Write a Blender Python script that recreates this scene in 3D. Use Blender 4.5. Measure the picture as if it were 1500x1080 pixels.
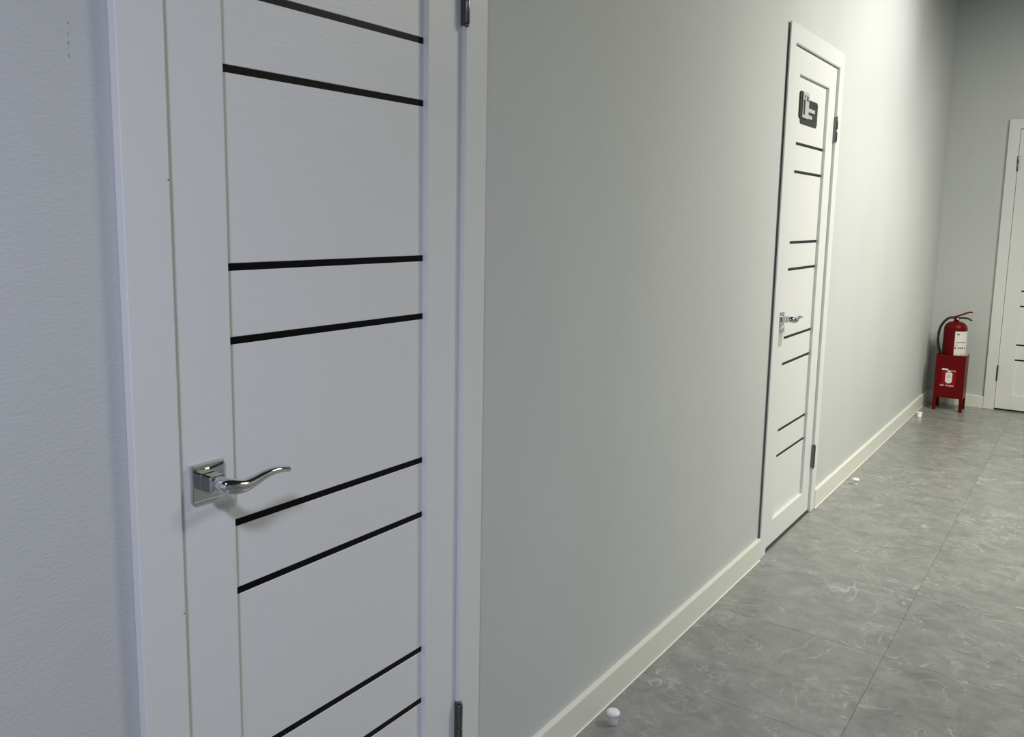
import bpy, bmesh, math, random
from mathutils import Vector, Matrix
for o in list(bpy.data.objects): bpy.data.objects.remove(o)
random.seed(4)
sc = bpy.context.scene
C = sc.collection

# ------------------------------------------------------------------ camera
FPX, PCX, PCY = 1216.53, 662.70, 489.78          # focal length and principal point in 1500x1080 pixels
yaw, pitch, roll = 0.90522, -0.13533, 0.0082
fw = Vector((math.sin(yaw)*math.cos(pitch), math.cos(yaw)*math.cos(pitch), math.sin(pitch)))
r0 = fw.cross(Vector((0, 0, 1))).normalized(); u0 = r0.cross(fw)
rt = math.cos(roll)*r0 + math.sin(roll)*u0
up = math.cos(roll)*u0 - math.sin(roll)*r0
cam = bpy.data.cameras.new('camera'); cam.sensor_fit = 'HORIZONTAL'; cam.sensor_width = 36.0
cam.lens = FPX/1500*36.0
cam.shift_x = (750-PCX)/1500; cam.shift_y = -(540-PCY)/1500
cam.clip_start = 0.02
co = bpy.data.objects.new('camera', cam); C.objects.link(co)
m = Matrix((rt, up, -fw)).transposed().to_4x4(); m.translation = Vector((0, -1.0019, 1.3393))
co.matrix_world = m
sc.camera = co

# ------------------------------------------------------------------ world, lights, exposure
w = bpy.data.worlds.new('world'); sc.world = w; w.use_nodes = True
bg = w.node_tree.nodes['Background']; bg.inputs[0].default_value = (0.82, 0.91, 1.0, 1); bg.inputs[1].default_value = 0.50
def spot(name, loc, energy, col, size_deg, blend, radius, target):
    l = bpy.data.lights.new(name, 'SPOT'); l.energy = energy; l.color = col
    l.spot_size = math.radians(size_deg); l.spot_blend = blend; l.shadow_soft_size = radius
    o = bpy.data.objects.new(name, l); C.objects.link(o); o.location = loc
    o.rotation_euler = (Vector(target)-Vector(loc)).to_track_quat('-Z', 'Y').to_euler()
    return o
def panel_light(name, loc, sx, sy, energy, col):
    l = bpy.data.lights.new(name, 'AREA'); l.shape = 'RECTANGLE'; l.size = sx; l.size_y = sy; l.energy = energy; l.color = col
    o = bpy.data.objects.new(name, l); C.objects.link(o); o.location = loc
    return o
# inferred ceiling spots plus unseen added fills for wall brightness; the near one is cooler
spot('ceiling_spot_near', (-0.95, -1.5, 2.98), 228, (0.765, 0.785, 1.0), 150, 0.6, 0.16, (-0.95, -1.5, 0))
spot('ceiling_spot_end', (5.2, -1.5, 2.98), 150, (1.0, 0.97, 0.77), 120, 1.0, 0.05, (5.2, -1.5, 0))
spot('wall_fill_wide', (4.6, -2.6, 2.98), 120, (1.0, 0.96, 0.90), 100, 1.0, 0.05, (4.6, 0, 1.2))  # added fill without a fixture, lifts brightness across the left wall
spot('wall_fill_mid', (4.6, -2.0, 2.98), 140, (1.0, 1.0, 0.90), 100, 1.0, 0.05, (4.7, 0, 1.6))  # second unseen fill, added to even out the corridor wall
spot('wall_washer_near', (5.0, -1.1, 2.98), 25, (1.0, 0.97, 0.98), 84, 1.0, 0.05, (4.95, 0, 2.15))
spot('end_wall_fill', (5.2, -2.2, 2.98), 93, (1.0, 1.0, 0.92), 80, 1.0, 0.05, (7.17, -0.6, 1.2))  # added fill aimed at the end wall, no lamp known there
panel_light('fill_panel', (3.6, -2.1, 3.0), 1.2, 0.6, 70, (1.0, 1.0, 0.86))  # unseen area fill added for general brightness, not a known fixture
vs = sc.view_settings
sc.display_settings.display_device = 'sRGB'
vs.view_transform = 'Standard'; vs.look = 'None'; vs.gamma = 1.0; vs.use_curve_mapping = False
vs.exposure = 0.0

# ------------------------------------------------------------------ helpers
def mat(name, col, rough=0.5, metal=0.0, spec=0.5, coat=0.0):
    mt = bpy.data.materials.new(name); mt.use_nodes = True
    b = mt.node_tree.nodes['Principled BSDF']
    b.inputs['Base Color'].default_value = (*col, 1); b.inputs['Roughness'].default_value = rough
    b.inputs['Metallic'].default_value = metal; b.inputs['Specular IOR Level'].default_value = spec
    b.inputs['Coat Weight'].default_value = coat
    return mt
def nodes(mt):
    nt = mt.node_tree; return nt, nt.nodes, nt.links, nt.nodes['Principled BSDF']
def noise(nt, vec, scale, detail=4, rough=0.5, dist=0.0):
    n = nt.nodes.new('ShaderNodeTexNoise'); n.inputs['Scale'].default_value = scale
    n.inputs['Detail'].default_value = detail; n.inputs['Roughness'].default_value = rough; n.inputs['Distortion'].default_value = dist
    nt.links.new(vec, n.inputs['Vector']); return n
def mapping(nt, vec, scale):
    n = nt.nodes.new('ShaderNodeMapping'); n.inputs['Scale'].default_value = scale; nt.links.new(vec, n.inputs['Vector']); return n.outputs[0]
def ramp(nt, fac, stops):
    n = nt.nodes.new('ShaderNodeValToRGB'); nt.links.new(fac, n.inputs[0])
    e = n.color_ramp.elements
    while len(e) < len(stops): e.new(0.5)
    for el, (p, c) in zip(e, stops): el.position = p; el.color = (*c, 1) if len(c) == 3 else c
    return n.outputs[0]
def bump(nt, b, h, strength, dist=0.01):
    n = nt.nodes.new('ShaderNodeBump'); n.inputs['Strength'].default_value = strength; n.inputs['Distance'].default_value = dist
    nt.links.new(h, n.inputs['Height']); nt.links.new(n.outputs[0], b.inputs['Normal'])
def geo(nt): return nt.nodes.new('ShaderNodeNewGeometry').outputs['Position']
def objc(nt): return nt.nodes.new('ShaderNodeTexCoord').outputs['Object']

M = {}
# wall paint: light grey, roller texture
mt = M['wall'] = mat('wall_paint', (0.56, 0.577, 0.571), 0.62, spec=0.3)
nt, N, L, b = nodes(mt); P = geo(nt)
n1 = noise(nt, mapping(nt, P, (1, 1, 0.5)), 2.0, 3)
L.new(ramp(nt, n1.outputs[0], [(0.3, (0.545, 0.562, 0.557)), (0.7, (0.575, 0.592, 0.585))]), b.inputs['Base Color'])
n2 = noise(nt, mapping(nt, P, (0.7, 0.7, 1.3)), 170, 3, 0.6); bump(nt, b, n2.outputs[0], 0.22, 0.004)
# door veneer with embossed grain: horizontal and vertical
def veneer(name, scale):
    mt = mat(name, (0.735, 0.74, 0.735), 0.42, spec=0.4)
    nt, N, L, b = nodes(mt); P = objc(nt)
    n = noise(nt, mapping(nt, P, scale), 1.0, 4, 0.6, 0.6); bump(nt, b, n.outputs[0], 0.11, 0.003)
    return mt
M['veneer_h'] = veneer('door_veneer_horizontal', (9, 60, 210))
M['veneer_v'] = veneer('door_veneer_vertical', (190, 60, 6))
M['base'] = mat('baseboard_white', (0.74, 0.75, 0.68), 0.35)
M['sealant'] = mat('white_sealant', (0.86, 0.86, 0.80), 0.3)
M['scuff'] = mat('wall_scuff', (0.36, 0.37, 0.37), 0.8)
M['black'] = mat('black_glass_inlay', (0.003, 0.003, 0.004), 0.30, spec=0.12)
M['chrome'] = mat('chrome', (0.62, 0.63, 0.645), 0.07, 1.0)
M['satin'] = mat('satin_nickel', (0.46, 0.47, 0.43), 0.45, 0.0)
M['hinge'] = mat('hinge_steel', (0.16, 0.16, 0.17), 0.28, 1.0)
M['bed'] = mat('tile_joint_grout', (0.06, 0.06, 0.06), 0.9)
M['dark'] = mat('gap_shade', (0.012, 0.012, 0.012), 0.9)  # near-black colour standing in for shade behind the door leaf
M['ceil'] = mat('ceiling_paint', (0.06, 0.06, 0.06), 0.8)
M['oppo'] = mat('opposite_wall_paint', (0.26, 0.265, 0.265), 0.7)
M['red'] = mat('red_enamel', (0.125, 0.0008, 0.002), 0.38, spec=0.16)
M['redlight'] = mat('bright_red_print', (0.27, 0.001, 0.004), 0.4, spec=0.2)
M['rubber'] = mat('black_rubber', (0.010, 0.010, 0.011), 0.45)
M['white'] = mat('white_plastic', (0.82, 0.81, 0.80), 0.35)
M['greyplastic'] = mat('grey_plastic', (0.42, 0.42, 0.42), 0.4)
M['paper'] = mat('label_paper', (0.74, 0.74, 0.70), 0.5)
M['orange'] = mat('orange_print', (0.48, 0.24, 0.08), 0.5)
M['ink'] = mat('black_print', (0.03, 0.03, 0.03), 0.5)
M['pink'] = mat('faded_print', (0.62, 0.30, 0.31), 0.5)
M['signblack'] = mat('sign_black_acrylic', (0.006, 0.006, 0.006), 0.25)
M['silver'] = mat('sign_silver', (0.62, 0.62, 0.60), 0.35, 0.3)
# floor tile: grey stone print with pale veins, a different cut on every tile
mt = M['tile'] = mat('grey_stone_tile', (0.2, 0.2, 0.2), 0.34, spec=0.72)
nt, N, L, b = nodes(mt)
oi = N.new('ShaderNodeObjectInfo')
mul = N.new('ShaderNodeVectorMath'); mul.operation = 'MULTIPLY'; mul.inputs[1].default_value = (37, 53, 19)
comb = N.new('ShaderNodeCombineXYZ')
for k in range(3): L.new(oi.outputs['Random'], comb.inputs[k])
L.new(comb.outputs[0], mul.inputs[0])
add = N.new('ShaderNodeVectorMath'); add.operation = 'ADD'
L.new(objc(nt), add.inputs[0]); L.new(mul.outputs[0], add.inputs[1]); P = add.outputs[0]
st = mapping(nt, P, (1.0, 0.8, 1.0))
base = noise(nt, st, 13, 10, 0.74, 0.5)
col = ramp(nt, base.outputs[0], [(0.28, (0.155, 0.158, 0.156)), (0.5, (0.235, 0.238, 0.233)), (0.72, (0.325, 0.328, 0.32))])
def vein(vec, scale, dist, lo, seed_off):
    n = noise(nt, vec, scale, 3, 0.55, dist)
    s = N.new('ShaderNodeMath'); s.operation = 'SUBTRACT'; L.new(n.outputs[0], s.inputs[0]); s.inputs[1].default_value = 0.5+seed_off
    a = N.new('ShaderNodeMath'); a.operation = 'ABSOLUTE'; L.new(s.outputs[0], a.inputs[0])
    return ramp(nt, a.outputs[0], [(0.0, (1, 1, 1)), (lo, (0, 0, 0))])
v1 = vein(mapping(nt, P, (1.0, 0.8, 1)), 5.0, 1.2, 0.0095, 0.01)
mask = noise(nt, P, 5, 2); mk = ramp(nt, mask.outputs[0], [(0.40, (0, 0, 0)), (0.56, (1, 1, 1))])
v2 = vein(mapping(nt, P, (1.2, 0.9, 1)), 12, 0.9, 0.022, -0.01)
mk2 = ramp(nt, noise(nt, P, 8, 2).outputs[0], [(0.5, (0, 0, 0)), (0.65, (1, 1, 1))])
def mulc(a_, b_, f):
    x = N.new('ShaderNodeMath'); x.operation = 'MULTIPLY'; L.new(a_, x.inputs[0]); L.new(b_, x.inputs[1])
    y = N.new('ShaderNodeMath'); y.operation = 'MULTIPLY'; L.new(x.outputs[0], y.inputs[0]); y.inputs[1].default_value = f
    return y.outputs[0]
def mixc(c, f, colr):
    x = N.new('ShaderNodeMix'); x.data_type = 'RGBA'; L.new(f, x.inputs['Factor']); L.new(c, x.inputs['A']); x.inputs['B'].default_value = (*colr, 1)
    return x.outputs['Result']
fk = ramp(nt, noise(nt, mapping(nt, P, (1.0, 0.7, 1)), 60, 4, 0.6, 0.6).outputs[0], [(0.57, (0, 0, 0)), (0.66, (1, 1, 1))])
col = mixc(col, mulc(fk, mk2, 0.35), (0.36, 0.36, 0.345))
col = mixc(col, mulc(v1, mk, 0.85), (0.46, 0.46, 0.445))
col = mixc(col, mulc(v2, mk2, 0.7), (0.42, 0.42, 0.405))
L.new(col, b.inputs['Base Color'])
rg = noise(nt, st, 14, 4); 
mr = N.new('ShaderNodeMapRange'); L.new(rg.outputs[0], mr.inputs['Value']); mr.inputs['To Min'].default_value = 0.20; mr.inputs['To Max'].default_value = 0.36
L.new(mr.outputs[0], b.inputs['Roughness'])
bump(nt, b, noise(nt, st, 40, 5, 0.6).outputs[0], 0.10, 0.004)

def link(name, bm, mt, parent=None, smooth=False):
    me = bpy.data.meshes.new(name); bm.to_mesh(me); bm.free(); me.materials.append(mt)
    if smooth:
        for p in me.polygons: p.use_smooth = True
    o = bpy.data.objects.new(name, me); C.objects.link(o); o.parent = parent
    return o
def bx(bm, x0, x1, y0, y1, z0, z1, bev=0.0, seg=2):
    r = bmesh.ops.create_cube(bm, size=1.0)
    vsx = r['verts']
    bmesh.ops.scale(bm, vec=(x1-x0, y1-y0, z1-z0), verts=vsx)
    bmesh.ops.translate(bm, vec=((x0+x1)/2, (y0+y1)/2, (z0+z1)/2), verts=vsx)
    if bev:
        ed = list({e for v in vsx for e in v.link_edges})
        bmesh.ops.bevel(bm, geom=ed, offset=bev, segments=seg, affect='EDGES', profile=0.5)
def box(name, mt, parent, x0, x1, y0, y1, z0, z1, bev=0.0, seg=2):
    bm = bmesh.new(); bx(bm, x0, x1, y0, y1, z0, z1, bev, seg); return link(name, bm, mt, parent)
def lathe(bm, prof, seg=32, centre=(0, 0), a0=0.0, a1=2*math.pi):
    full = abs(a1-a0-2*math.pi) < 1e-6
    n = seg if full else seg+1
    rows = []
    for r, z in prof:
        rows.append([bm.verts.new((centre[0]+r*math.cos(a0+(a1-a0)*k/seg), centre[1]+r*math.sin(a0+(a1-a0)*k/seg), z)) for k in range(n)])
    for i in range(len(rows)-1):
        for k in range(seg):
            k2 = (k+1) % n
            bm.faces.new((rows[i][k], rows[i][k2], rows[i+1][k2], rows[i+1][k]))
    if full:
        if prof[0][0] > 1e-5: bm.faces.new(list(reversed(rows[0])))
        if prof[-1][0] > 1e-5: bm.faces.new(rows[-1])
def tube(bm, pts, rads, seg=12, squash=None, cap=True):
    """swept tube; rads per point (ra, rb) along the two frame axes"""
    pts = [Vector(p) for p in pts]; rings = []
    ref = squash or Vector((0, 0, 1))
    for i, p in enumerate(pts):
        t = (pts[min(i+1, len(pts)-1)]-pts[max(i-1, 0)]).normalized()
        a = ref - t*ref.dot(t)
        if a.length < 1e-4: a = Vector((1, 0, 0)) - t*t.x
        a.normalize(); c = t.cross(a)
        ra, rb = rads[i] if isinstance(rads[i], tuple) else (rads[i], rads[i])
        rings.append([bm.verts.new(p + a*ra*math.sin(2*math.pi*k/seg) + c*rb*math.cos(2*math.pi*k/seg)) for k in range(seg)])
    for i in range(len(rings)-1):
        for k in range(seg):
            bm.faces.new((rings[i][k], rings[i][(k+1) % seg], rings[i+1][(k+1) % seg], rings[i+1][k]))
    if cap: bm.faces.new(list(reversed(rings[0]))); bm.faces.new(rings[-1])
    bmesh.ops.recalc_face_normals(bm, faces=bm.faces)
def smooth_path(pts, n=6):
    pts = [Vector(p) for p in pts]; out = []
    for i in range(len(pts)-1):
        p0, p1, p2, p3 = pts[max(i-1, 0)], pts[i], pts[i+1], pts[min(i+2, len(pts)-1)]
        for k in range(n):
            t = k/n
            out.append(0.5*((2*p1)+(p2-p0)*t+(2*p0-5*p1+4*p2-p3)*t*t+(-p0+3*p1-3*p2+p3)*t**3))
    out.append(pts[-1]); return out
def empty(name, loc=(0, 0, 0), rz=0.0):
    o = bpy.data.objects.new(name, None); C.objects.link(o); o.location = loc; o.rotation_euler = (0, 0, rz); o.empty_display_size = 0.1
    return o
def tag(o, label, cat, group=None, kind=None):
    o['label'] = label; o['category'] = cat
    if group: o['group'] = group
    if kind: o['kind'] = kind
    return o

# ------------------------------------------------------------------ structure
XF, YR, XB, ZC = 7.1724, -3.2, -3.0, 3.05
LEAF_Z0, LEAF_Z1 = 0.012, 2.012
D1, W1 = 0.6475, 0.6405       # near door: leaf left edge, leaf width
D2, W2 = 3.3390, 0.6450       # middle door
D3, W3 = -0.4440, 0.6450      # door in the far wall (leaf starts at this y and runs towards -y)
G = 0.03                      # clearance of the rough opening around the leaf
# left wall, slab behind y = 0 with two door openings
bm = bmesh.new()
ZO = LEAF_Z1+G
for a, c in ((XB, D1-G), (D1+W1+G, D2-G), (D2+W2+G, XF+0.12)): bx(bm, a, c, 0, 0.12, -0.02, ZC)
for a, c in ((D1-G, D1+W1+G), (D2-G, D2+W2+G)): bx(bm, a, c, 0, 0.12, ZO, ZC)
tag(link('wall_left', bm, M['wall']), 'light grey painted wall running along the corridor with two white doors', 'wall', kind='structure')
bm = bmesh.new()
bx(bm, XF, XF+0.12, D3+G, 0, -0.02, ZC); bx(bm, XF, XF+0.12, YR, D3-W3-G, -0.02, ZC); bx(bm, XF, XF+0.12, D3-W3-G, D3+G, ZO, ZC)
tag(link('wall_far', bm, M['wall']), 'grey end wall of the corridor behind the fire extinguisher', 'wall', kind='structure')
tag(box('wall_right', M['oppo'], None, XB, XF+0.12, YR-0.12, YR, -0.02, ZC), 'plain grey wall on the other side of the corridor', 'wall', kind='structure')
tag(box('ceiling', M['ceil'], None, XB, XF+0.12, YR-0.12, 0.12, ZC, ZC+0.1), 'dark plain ceiling above the corridor', 'ceiling', kind='structure')
# floor: dark bedding with one object per tile
fl = tag(box('floor', M['bed'], None, XB, XF+0.12, YR-0.12, 0.12, -0.06, -0.0015), 'grey stone-look tiled corridor floor with thin dark joints', 'floor', kind='structure')
T = 0.5575
bm = bmesh.new(); g = 0.00045; bx(bm, g, T-g, g, T-g, -0.010, 0.0, 0.0003, 1)
tile_me = None
for i in range(-9, 13):
    for j in range(0, 6):
        x0 = 2.2005+(i-4)*T; y1 = -0.5620 + T - j*T
        if x0 < XB-T or x0 > XF+0.1: continue
        if tile_me is None:
            o = link('tile', bm, M['tile'], fl); tile_me = o.data
        else:
            o = bpy.data.objects.new('tile', tile_me); C.objects.link(o); o.parent = fl
        o.location = (x0, y1-T, 0)

# ------------------------------------------------------------------ doors
STRIPS = [1.657, 1.5468, 1.2648, 1.1557, 0.8757, 0.7665, 0.4866, 0.3764]
STRIPS1 = [z+0.0052 for z in STRIPS]
PZ0, PZ1 = 0.116, 1.917
SH = 0.0056
CT = 0.018      # casing front above the wall plane
def hinge(door, x, z0, z1, yf):
    h = box('hinge', M['hinge'], door, x-0.004, x+0.004, yf, yf+0.01, z0, z1, 0.0008, 1)
    zm = z0+(z1-z0)*0.5
    for a, c in ((z0+0.003, zm-0.0008), (zm+0.0008, z1-0.003)):
        bm = bmesh.new(); lathe(bm, [(0.0, a), (0.0050, a), (0.0056, a+0.001), (0.0056, c-0.001), (0.0050, c), (0.0, c)], 16, (x, yf-0.003)); link('knuckle', bm, M['hinge'], h, True)
    for zc, s in ((z0, -1), (z1, 1)):
        bm = bmesh.new(); pr = [(0.0, zc+s*0.004), (0.0036, zc+s*0.003), (0.0042, zc), (0.0042, zc-s*0.0028), (0.0, zc-s*0.0028)]
        lathe(bm, pr, 12, (x, yf-0.003)); link('pin_cap', bm, M['hinge'], h, True)
def handle(door, x, z, y, s=1):
    """square rose with an S-curved lever pointing along s*x"""
    h = box('door_handle', M['chrome'], door, x-0.0272, x+0.0272, y-0.008, y, z-0.0275, z+0.0275, 0.0016, 2)
    h['label'] = 'chrome lever handle on a square rose'
    c = box('collar', M['chrome'], h, x-0.0125, x+0.0125, y-0.030, y-0.0075, z-0.0125, z+0.0125, 0.003, 3)
    bm = bmesh.new()
    pts = smooth_path([(x, y-0.026, z), (x, y-0.036, z), (x+s*0.004, y-0.045, z-0.001), (x+s*0.014, y-0.0500, z-0.0030), (x+s*0.030, y-0.052, z-0.0045),
                       (x+s*0.048, y-0.052, z-0.0015), (x+s*0.066, y-0.0515, z+0.0030), (x+s*0.084, y-0.051, z+0.0046), (x+s*0.100, y-0.050, z+0.0030), (x+s*0.113, y-0.049, z+0.0002)], 5)
    n = len(pts)
    ra = []
    for i in range(n):
        t = i/(n-1)
        hgt = 0.0118 if t < 0.3 else 0.0118-min(1, (t-0.3)/0.35)*0.0050-max(0, t-0.65)/0.35*0.0024
        dep = 0.0112 if t < 0.2 else 0.0112-min(1, (t-0.2)/0.4)*0.004
        if i == n-1: hgt *= 0.8; dep *= 0.8
        ra.append((hgt, dep))
    tube(bm, pts, ra, 16); link('lever', bm, M['chrome'], h, True)
def door(name, label, loc, rz, w, swl, swr, strips, hinge_right, yo, gap, hz):
    d = empty(name, loc, rz); tag(d, label, 'door', kind='structure')
    yf, yb, yp = -0.006+yo, 0.034+yo, 0.006+yo          # leaf front, leaf back, panel front
    # the leaf
    for a, c in ((0, swl), (w-swr, w)): box('stile', M['veneer_v'], d, a, c, yf, yb, LEAF_Z0, LEAF_Z1, 0.0012, 2)
    e = 0.0003
    box('top_rail', M['veneer_h'], d, swl+e, w-swr-e, yf, yb, PZ1, LEAF_Z1, 0.0012, 2)
    box('bottom_rail', M['veneer_h'], d, swl+e, w-swr-e, yf, yb, LEAF_Z0, PZ0, 0.0012, 2)
    zs = [PZ1]+[q for z in strips for q in (z+SH, z-SH)]+[PZ0]
    for i in range(0, len(zs), 2): box('panel', M['veneer_h'], d, swl-0.004, w-swr+0.004, yp, yp+0.014, zs[i+1], zs[i], 0.0006, 1)
    for z in strips: box('inlay_strip', M['black'], d, swl-0.004, w-swr+0.004, yp+0.0006, yp+0.012, z-SH, z+SH)
    # lining and casing
    li = M['dark']
    bm = bmesh.new(); o_ = 0.028
    bx(bm, -o_, -0.003, -0.001+yo*0.3, 0.10, 0, LEAF_Z1+o_); bx(bm, w+0.003, w+o_, -0.001+yo*0.3, 0.10, 0, LEAF_Z1+o_); bx(bm, -0.003, w+0.003, -0.001+yo*0.3, 0.10, LEAF_Z1+0.003, LEAF_Z1+o_)
    link('jamb', bm, M['veneer_v'], d)
    box('gap_shade_board', li, d, -0.003, w+0.003, 0.06, 0.10, 0.0, LEAF_Z1+0.003)  # dark sheet closing the opening; shade of the door gaps put into its colour
    cw, cf = 0.0680, -CT+yo
    back = -gap
    ztop = LEAF_Z1+0.003+cw
    zb = 0.001
    for a, c in ((-0.002-cw, -0.002), (w+0.0012, w+0.0012+cw)):
        bm = bmesh.new(); bx(bm, a, c, cf, back, zb, ztop, 0.0018, 3)
        if gap > 0.002:
            s0, s1 = (a+0.024, c-0.0002) if a < 0 else (a+0.0002, c-0.024)
            bx(bm, s0, s1, back-0.001, 0.0, zb, ztop-0.002)
        link('casing', bm, M['veneer_v'], d)
    box('head_casing', M['veneer_h'], d, -0.0022, w+0.0022, cf+0.0002, 0.0, LEAF_Z1+0.003, ztop, 0.0016, 2)
    xh = w+0.0015 if hinge_right else -0.0015
    for z0, z1 in hz: hinge(d, xh, z0, z1, cf+0.003)
    if hinge_right: handle(d, 0.0465, 0.9655, yf, 1)
    else: handle(d, w-0.0465, 0.9655, yf, -1)
    return d
d1 = door('door_1', 'nearest white panelled door with thin black inlay strips and chrome lever', (D1, 0, 0), 0, W1, 0.0965, 0.0955, STRIPS1, True, 0.0, 0.0, [(0.228, 0.338), (1.704, 1.812)])
d2 = door('door_2', 'white panelled door with a black and silver sign near its top', (D2, 0, 0), 0, W2, 0.1085, 0.1080, STRIPS, True, 0.0055, 0.0068, [(0.216, 0.324), (1.700, 1.806)])
d3 = door('door_3', 'white door in the end wall, cut off by the right picture edge', (XF, D3, 0), -math.pi/2, W3, 0.0945, 0.0945, STRIPS, False, 0.0, 0.003, [(0.216, 0.328), (1.722, 1.825)])
# lock plate under the handle of the middle door
lp = box('lock_plate', M['satin'], d2, 0.0185, 0.0765, -0.0035, 0.0004, 0.856, 0.899, 0.001, 1); lp['label'] = 'satin grey lock plate under the handle'
# two nail marks in the left casing joint of the near door
for px, pz in ((-0.0045, 1.3905), (-0.0048, 0.785)):
    bm = bmesh.new(); bmesh.ops.create_uvsphere(bm, u_segments=8, v_segments=6, radius=0.0011); o = link('nail', bm, M['hinge'], d1); o.location = (px, -CT-0.0001, pz)

# faint scuffs on the wall left of the near door
wl = bpy.data.objects['wall_left']
for x, z, rx, rz_ in ((0.5262, 1.5580, 0.0007, 0.0024), (0.5262, 1.5478, 0.0013, 0.0022), (0.5272, 1.5705, 0.0014, 0.0012), (0.5262, 1.5330, 0.0011, 0.0022)):
    bm = bmesh.new(); lathe(bm, [(0, 0), (1, 0), (0.9, 1), (0, 1)], 10)
    o = link('scuff', bm, M['scuff'], wl); o.rotation_euler = (math.pi/2, 0, 0); o.scale = (rx, rz_, 0.0003); o.location = (x, 0, z)

# ------------------------------------------------------------------ baseboards
BH, BT = 0.0895, 0.014
def base_profile(bm, x0, x1, n):
    pr = [(0, 0), (-BT, 0), (-BT, BH-0.0045), (-BT+0.0016, BH-0.0012), (-BT+0.0045, BH), (0, BH)]
    rows = [[bm.verts.new(n(x, y, z)) for y, z in pr] for x in (x0, x1)]
    k = len(pr)
    for i in range(k): bm.faces.new((rows[0][i], rows[0][(i+1) % k], rows[1][(i+1) % k], rows[1][i]))
    bm.faces.new(rows[0]); bm.faces.new(list(reversed(rows[1])))
    bmesh.ops.recalc_face_normals(bm, faces=bm.faces)
bl = tag(empty('baseboard_left'), 'low cream-white skirting board along the corridor wall', 'baseboard', kind='structure')
cwo = 0.0705
for a, c in ((XB, D1-cwo), (D1+W1+cwo, D2-cwo), (D2+W2+cwo, XF)):
    bm = bmesh.new(); base_profile(bm, a, c, lambda x, y, z: (x, y-0.0003, z+0.0005)); link('board', bm, M['base'], bl)
    bm = bmesh.new(); tube(bm, [(a, -BT-0.0012, 0.0012), (c, -BT-0.0012, 0.0012)], [0.0020, 0.0020], 8); link('sealant_bead', bm, M['sealant'], bl)
bf = tag(empty('baseboard_far'), 'short skirting board on the end wall beside the red stand', 'baseboard', kind='structure')
for a, c in ((-BT, D3+cwo), (D3-W3-cwo, YR)):
    bm = bmesh.new(); base_profile(bm, a, c, lambda x, y, z: (XF+y-0.0003, x, z+0.0005)); link('board', bm, M['base'], bf)

# ------------------------------------------------------------------ sign on the middle door
YS = 0.0120   # panel front of the middle door
sg = tag(empty('door_sign', (3.6255, YS, 1.7375)), 'small black and silver sign on the upper panel of the middle door', 'sign')
def plate(name, mt, parent, x0, x1, z0, z1, y0, y1, rad=0.004):
    bm = bmesh.new(); bx(bm, x0, x1, y0, y1, z0, z1)
    if rad:
        ed = [e for e in bm.edges if abs(e.verts[0].co.y-e.verts[1].co.y) > 1e-5]
        bmesh.ops.bevel(bm, geom=ed, offset=rad, segments=3, affect='EDGES')
    return link(name, bm, mt, parent)
plate('back_plate', M['signblack'], sg, -0.108, 0.130, 0.0, 0.1015, -0.003, -0.0002, 0.008)
plate('corner_plate', M['signblack'], sg, -0.130, -0.020, 0.021, 0.124, -0.0062, -0.0031, 0.006)
fp = plate('silver_letter', M['silver'], sg, -0.100, -0.018, 0.0235, 0.124, -0.0082, -0.0063, 0.002)
for a, c, z0, z1 in ((-0.0178, 0.072, 0.052, 0.0665), (-0.0178, 0.036, 0.026, 0.040)):
    plate('silver_bar', M['silver'], sg, a, c, z0, z1, -0.0082, -0.0031, 0.001)
for a, c, z0, z1 in ((-0.092, -0.070, 0.036, 0.094), (-0.084, -0.072, 0.099, 0.112), (-0.054, -0.044, 0.090, 0.111), (-0.043, -0.034, 0.098, 0.103), (-0.034, -0.026, 0.103, 0.111), (-0.034, -0.026, 0.090, 0.098)):
    plate('dark_stroke', M['signblack'], fp, a, c, z0, z1, -0.0086, -0.00821, 0.0)
bm = bmesh.new()

# ------------------------------------------------------------------ red stand
SX, SY0, SY1, SZ0, SZ1, SD = 6.872, -0.2725, -0.0860, 0.096, 0.412, 0.165
s = tag(empty('extinguisher_stand', (SX, (SY0+SY1)/2, 0)), 'red metal stand with white pictogram holding the fire extinguisher', 'stand')
hw = (SY1-SY0)/2
th = 0.003
fr = box('front_panel', M['red'], s, 0, th, -hw, hw, SZ0, SZ1, 0.001, 1)
for a, c in ((-hw, -hw+th), (hw-th, hw)): box('side_panel', M['red'], s, th, SD, a, c, SZ0, SZ1, 0.0008, 1)
box('shelf', M['red'], s, th, SD, -hw+th, hw-th, SZ0, SZ0+0.003)
for sx in (0, SD-0.02):
    for a, c, q in ((-hw, -hw+0.022, -1), (hw-0.022, hw, 1)):
        bm = bmesh.new()
        yo_ = a if q < 0 else c-th
        bx(bm, sx, sx+0.02, yo_, yo_+th, 0.0, SZ0); bx(bm, sx if sx == 0 else sx+0.02-th, sx+th if sx == 0 else sx+0.02, a, c, 0.0, SZ0)
        link('leg', bm, M['red'], s)
yc = 0.004     # pictogram centre across the panel
def pic(name, mt, y0, y1, z0, z1, off=0.0006, rad=0.0):
    bm = bmesh.new(); bx(bm, -off, 0.0002, y0, y1, z0, z1)
    if rad:
        ed = [e for e in bm.edges if abs(e.verts[0].co.x-e.verts[1].co.x) > 1e-5]
        bmesh.ops.bevel(bm, geom=ed, offset=rad, segments=3, affect='EDGES')
    return link(name, bm, mt, fr)
pic('pictogram_field', M['redlight'], yc-0.046, yc+0.046, 0.196, 0.296, 0.0004)
pic('pictogram_body', M['paper'], yc-0.0215, yc+0.0215, 0.206, 0.288, 0.0008, 0.008)
pic('pictogram_neck', M['paper'], yc-0.010, yc+0.010, 0.284, 0.300, 0.0008)
pic('pictogram_lever', M['paper'], yc+0.008, yc+0.046, 0.300, 0.311, 0.0008)
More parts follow.
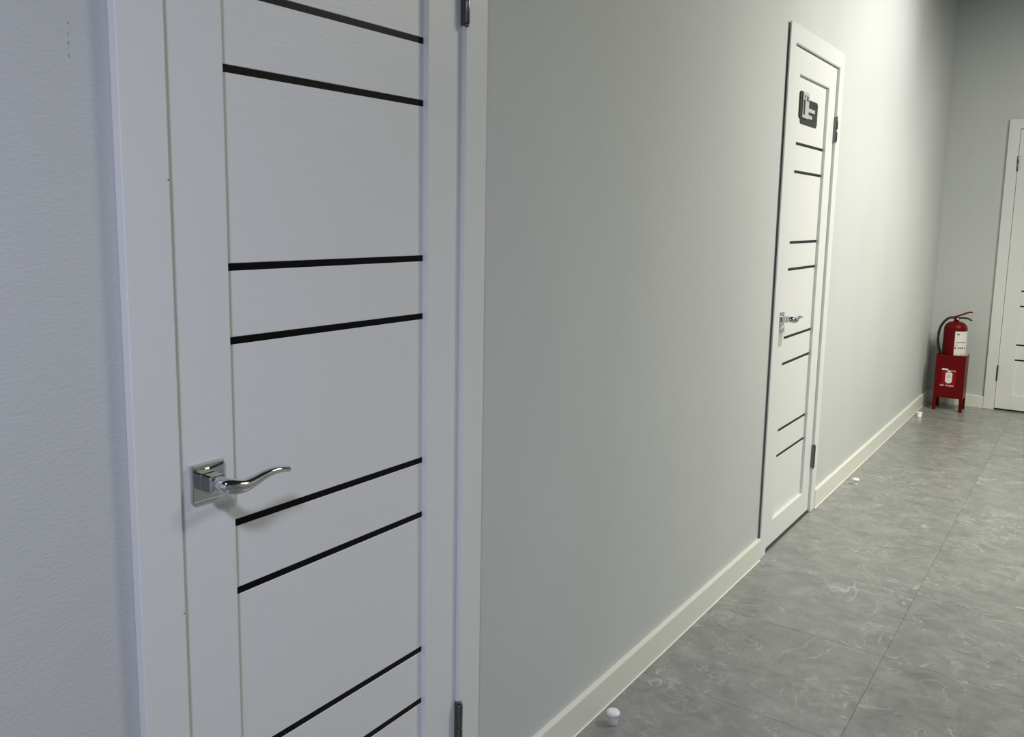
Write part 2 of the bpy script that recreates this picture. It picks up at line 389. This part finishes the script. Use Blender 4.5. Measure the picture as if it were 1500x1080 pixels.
pic('pictogram_hose', M['pink'], yc-0.042, yc-0.008, 0.294, 0.301, 0.0008)
bm = bmesh.new(); lathe(bm, [(0.0, 0), (0.012, 0), (0.012, 0.0004), (0, 0.0004)], 16); o = link('pictogram_badge', bm, M['silver'], fr); o.rotation_euler = (0, -math.pi/2, 0); o.location = (-0.0008, yc, 0.257)
for a, c in ((0.026, 0.052), (0.006, 0.018), (-0.010, 0.004), (-0.034, -0.012)):
    pic('caption_mark', M['pink'], yc+a, yc+c, 0.182, 0.193, 0.0006)

# ------------------------------------------------------------------ fire extinguisher (bottom inside the stand)
EX, EY, R_ = 6.968, -0.1805, 0.0745
EZ = SZ0+0.0032
e = tag(empty('fire_extinguisher', (EX, EY, EZ)), 'red fire extinguisher with black hose and white label on red stand', 'extinguisher')
zt = 0.612-EZ
bm = bmesh.new()
prof = [(0, 0), (R_-0.010, 0), (R_-0.003, 0.003), (R_, 0.010), (R_, zt-0.02)]
for k in range(1, 8):
    a = k/7*math.pi/2*0.86
    prof.append((0.020+(R_-0.020)*math.cos(a)**0.9, zt-0.02+0.055*math.sin(a)))
prof += [(0.019, zt+0.036), (0.019, zt+0.042), (0.0, zt+0.042)]
lathe(bm, prof, 40); link('cylinder', bm, M['red'], e, True)
bm = bmesh.new(); zv = zt+0.042
lathe(bm, [(0, zv-0.002), (0.017, zv-0.002), (0.017, zv+0.010), (0.013, zv+0.012), (0.013, zv+0.032), (0.009, zv+0.036), (0, zv+0.036)], 20); link('valve', bm, M['red'], e, True)
# lever and grip point away from the hose (towards -y)
bm = bmesh.new(); tube(bm, smooth_path([(0, 0.014, zv+0.026), (0, -0.010, zv+0.036), (0, -0.045, zv+0.052), (0, -0.075, zv+0.066), (0, -0.096, zv+0.066)], 4), [(0.0058, 0.010)]*17, 8); link('lever', bm, M['red'], e, True)
bm = bmesh.new(); tube(bm, smooth_path([(0, 0.010, zv+0.016), (0, -0.030, zv+0.022), (0, -0.070, zv+0.020), (0, -0.096, zv+0.006)], 4), [(0.0062, 0.009)]*13, 8); link('grip', bm, M['rubber'], e, True)
bm = bmesh.new(); lathe(bm, [(0, 0), (0.011, 0), (0.011, 0.012), (0, 0.012)], 16); o = link('gauge', bm, M['chrome'], e, True); o.rotation_euler = (0, -math.pi/2, 0); o.location = (-0.012, -0.012, zv+0.012)
bm = bmesh.new()
hp = smooth_path([(0, 0.010, zv+0.020), (-0.004, 0.030, zv+0.022), (-0.012, 0.058, zv+0.008), (-0.016, 0.088, zv-0.036), (-0.018, 0.102, zv-0.092), (-0.018, 0.1025, zv-0.16), (-0.016, 0.094, zv-0.205), (-0.012, 0.0835, zv-0.245), (-0.012, 0.0832, zv-0.27)], 6)
tube(bm, hp, [0.0085]*len(hp), 12); link('hose', bm, M['rubber'], e, True)
# curved label wrapped round the front-right of the cylinder
def wrap(name, mt, parent, a0, a1, z0, z1, off):
    bm = bmesh.new(); lathe(bm, [(R_+off, z0), (R_+off, z1)], 14, (0, 0), a0, a1)
    return link(name, bm, mt, parent, True)
view = math.pi+0.115                              # azimuth of the camera seen from the cylinder
la0, la1 = view+0.0, view+1.45
z0, z1 = 0.404-EZ, 0.583-EZ
lb = wrap('label', M['paper'], e, la0, la1, z0, z1, 0.0006)
def mark(mt, f0, f1, q0, q1): wrap('print_mark', mt, lb, la0+(la1-la0)*f0, la0+(la1-la0)*f1, z0+(z1-z0)*q0, z0+(z1-z0)*q1, 0.0011)
mark(M['ink'], 0.12, 0.26, 0.855, 0.90)
mark(M['orange'], 0.08, 0.75, 0.535, 0.575); mark(M['orange'], 0.08, 0.16, 0.42, 0.46)
for f in (0.03, 0.22, 0.34, 0.47, 0.66): mark(M['ink'], f, f+0.085, 0.30, 0.355)
mark(M['pink'], 0.4, 0.9, 0.03, 0.06)

# ------------------------------------------------------------------ floor caps (small white door stops)
def door_stop(loc, label, k=1.0, stem=1.0, body='greyplastic'):
    o = tag(empty('door_stop', loc), label, 'door stop', 'white door stops on the floor along the wall')
    bm = bmesh.new(); lathe(bm, [(0, 0), (0.0112*stem, 0), (0.0122*stem, 0.0015), (0.0126*stem, 0.004), (0.0120*stem, 0.0045), (0.0158*stem, 0.029*k), (0, 0.029*k)], 24); link('body', bm, M[body], o, True)
    bm = bmesh.new(); z = 0.029*k
    lathe(bm, [(0, z-0.002), (0.0160, z-0.002), (0.0175, z-0.0005), (0.0180, z+0.003), (0.0174, z+0.0068), (0.0150, z+0.0095), (0.0085, z+0.0108), (0, z+0.0112)], 28); link('cap', bm, M['white'], o, True)
    return o
door_stop((1.906, -0.0665, 0), 'white plastic door stop on the floor nearest the camera, between the two doors')
door_stop((4.578, -0.0770, 0), 'white domed door stop on the floor just past the middle door', 0.8, 0.75, 'white')
door_stop((6.530, -0.0600, 0), 'farthest white door stop, beside the red extinguisher stand', 0.9, 1.05, 'white')
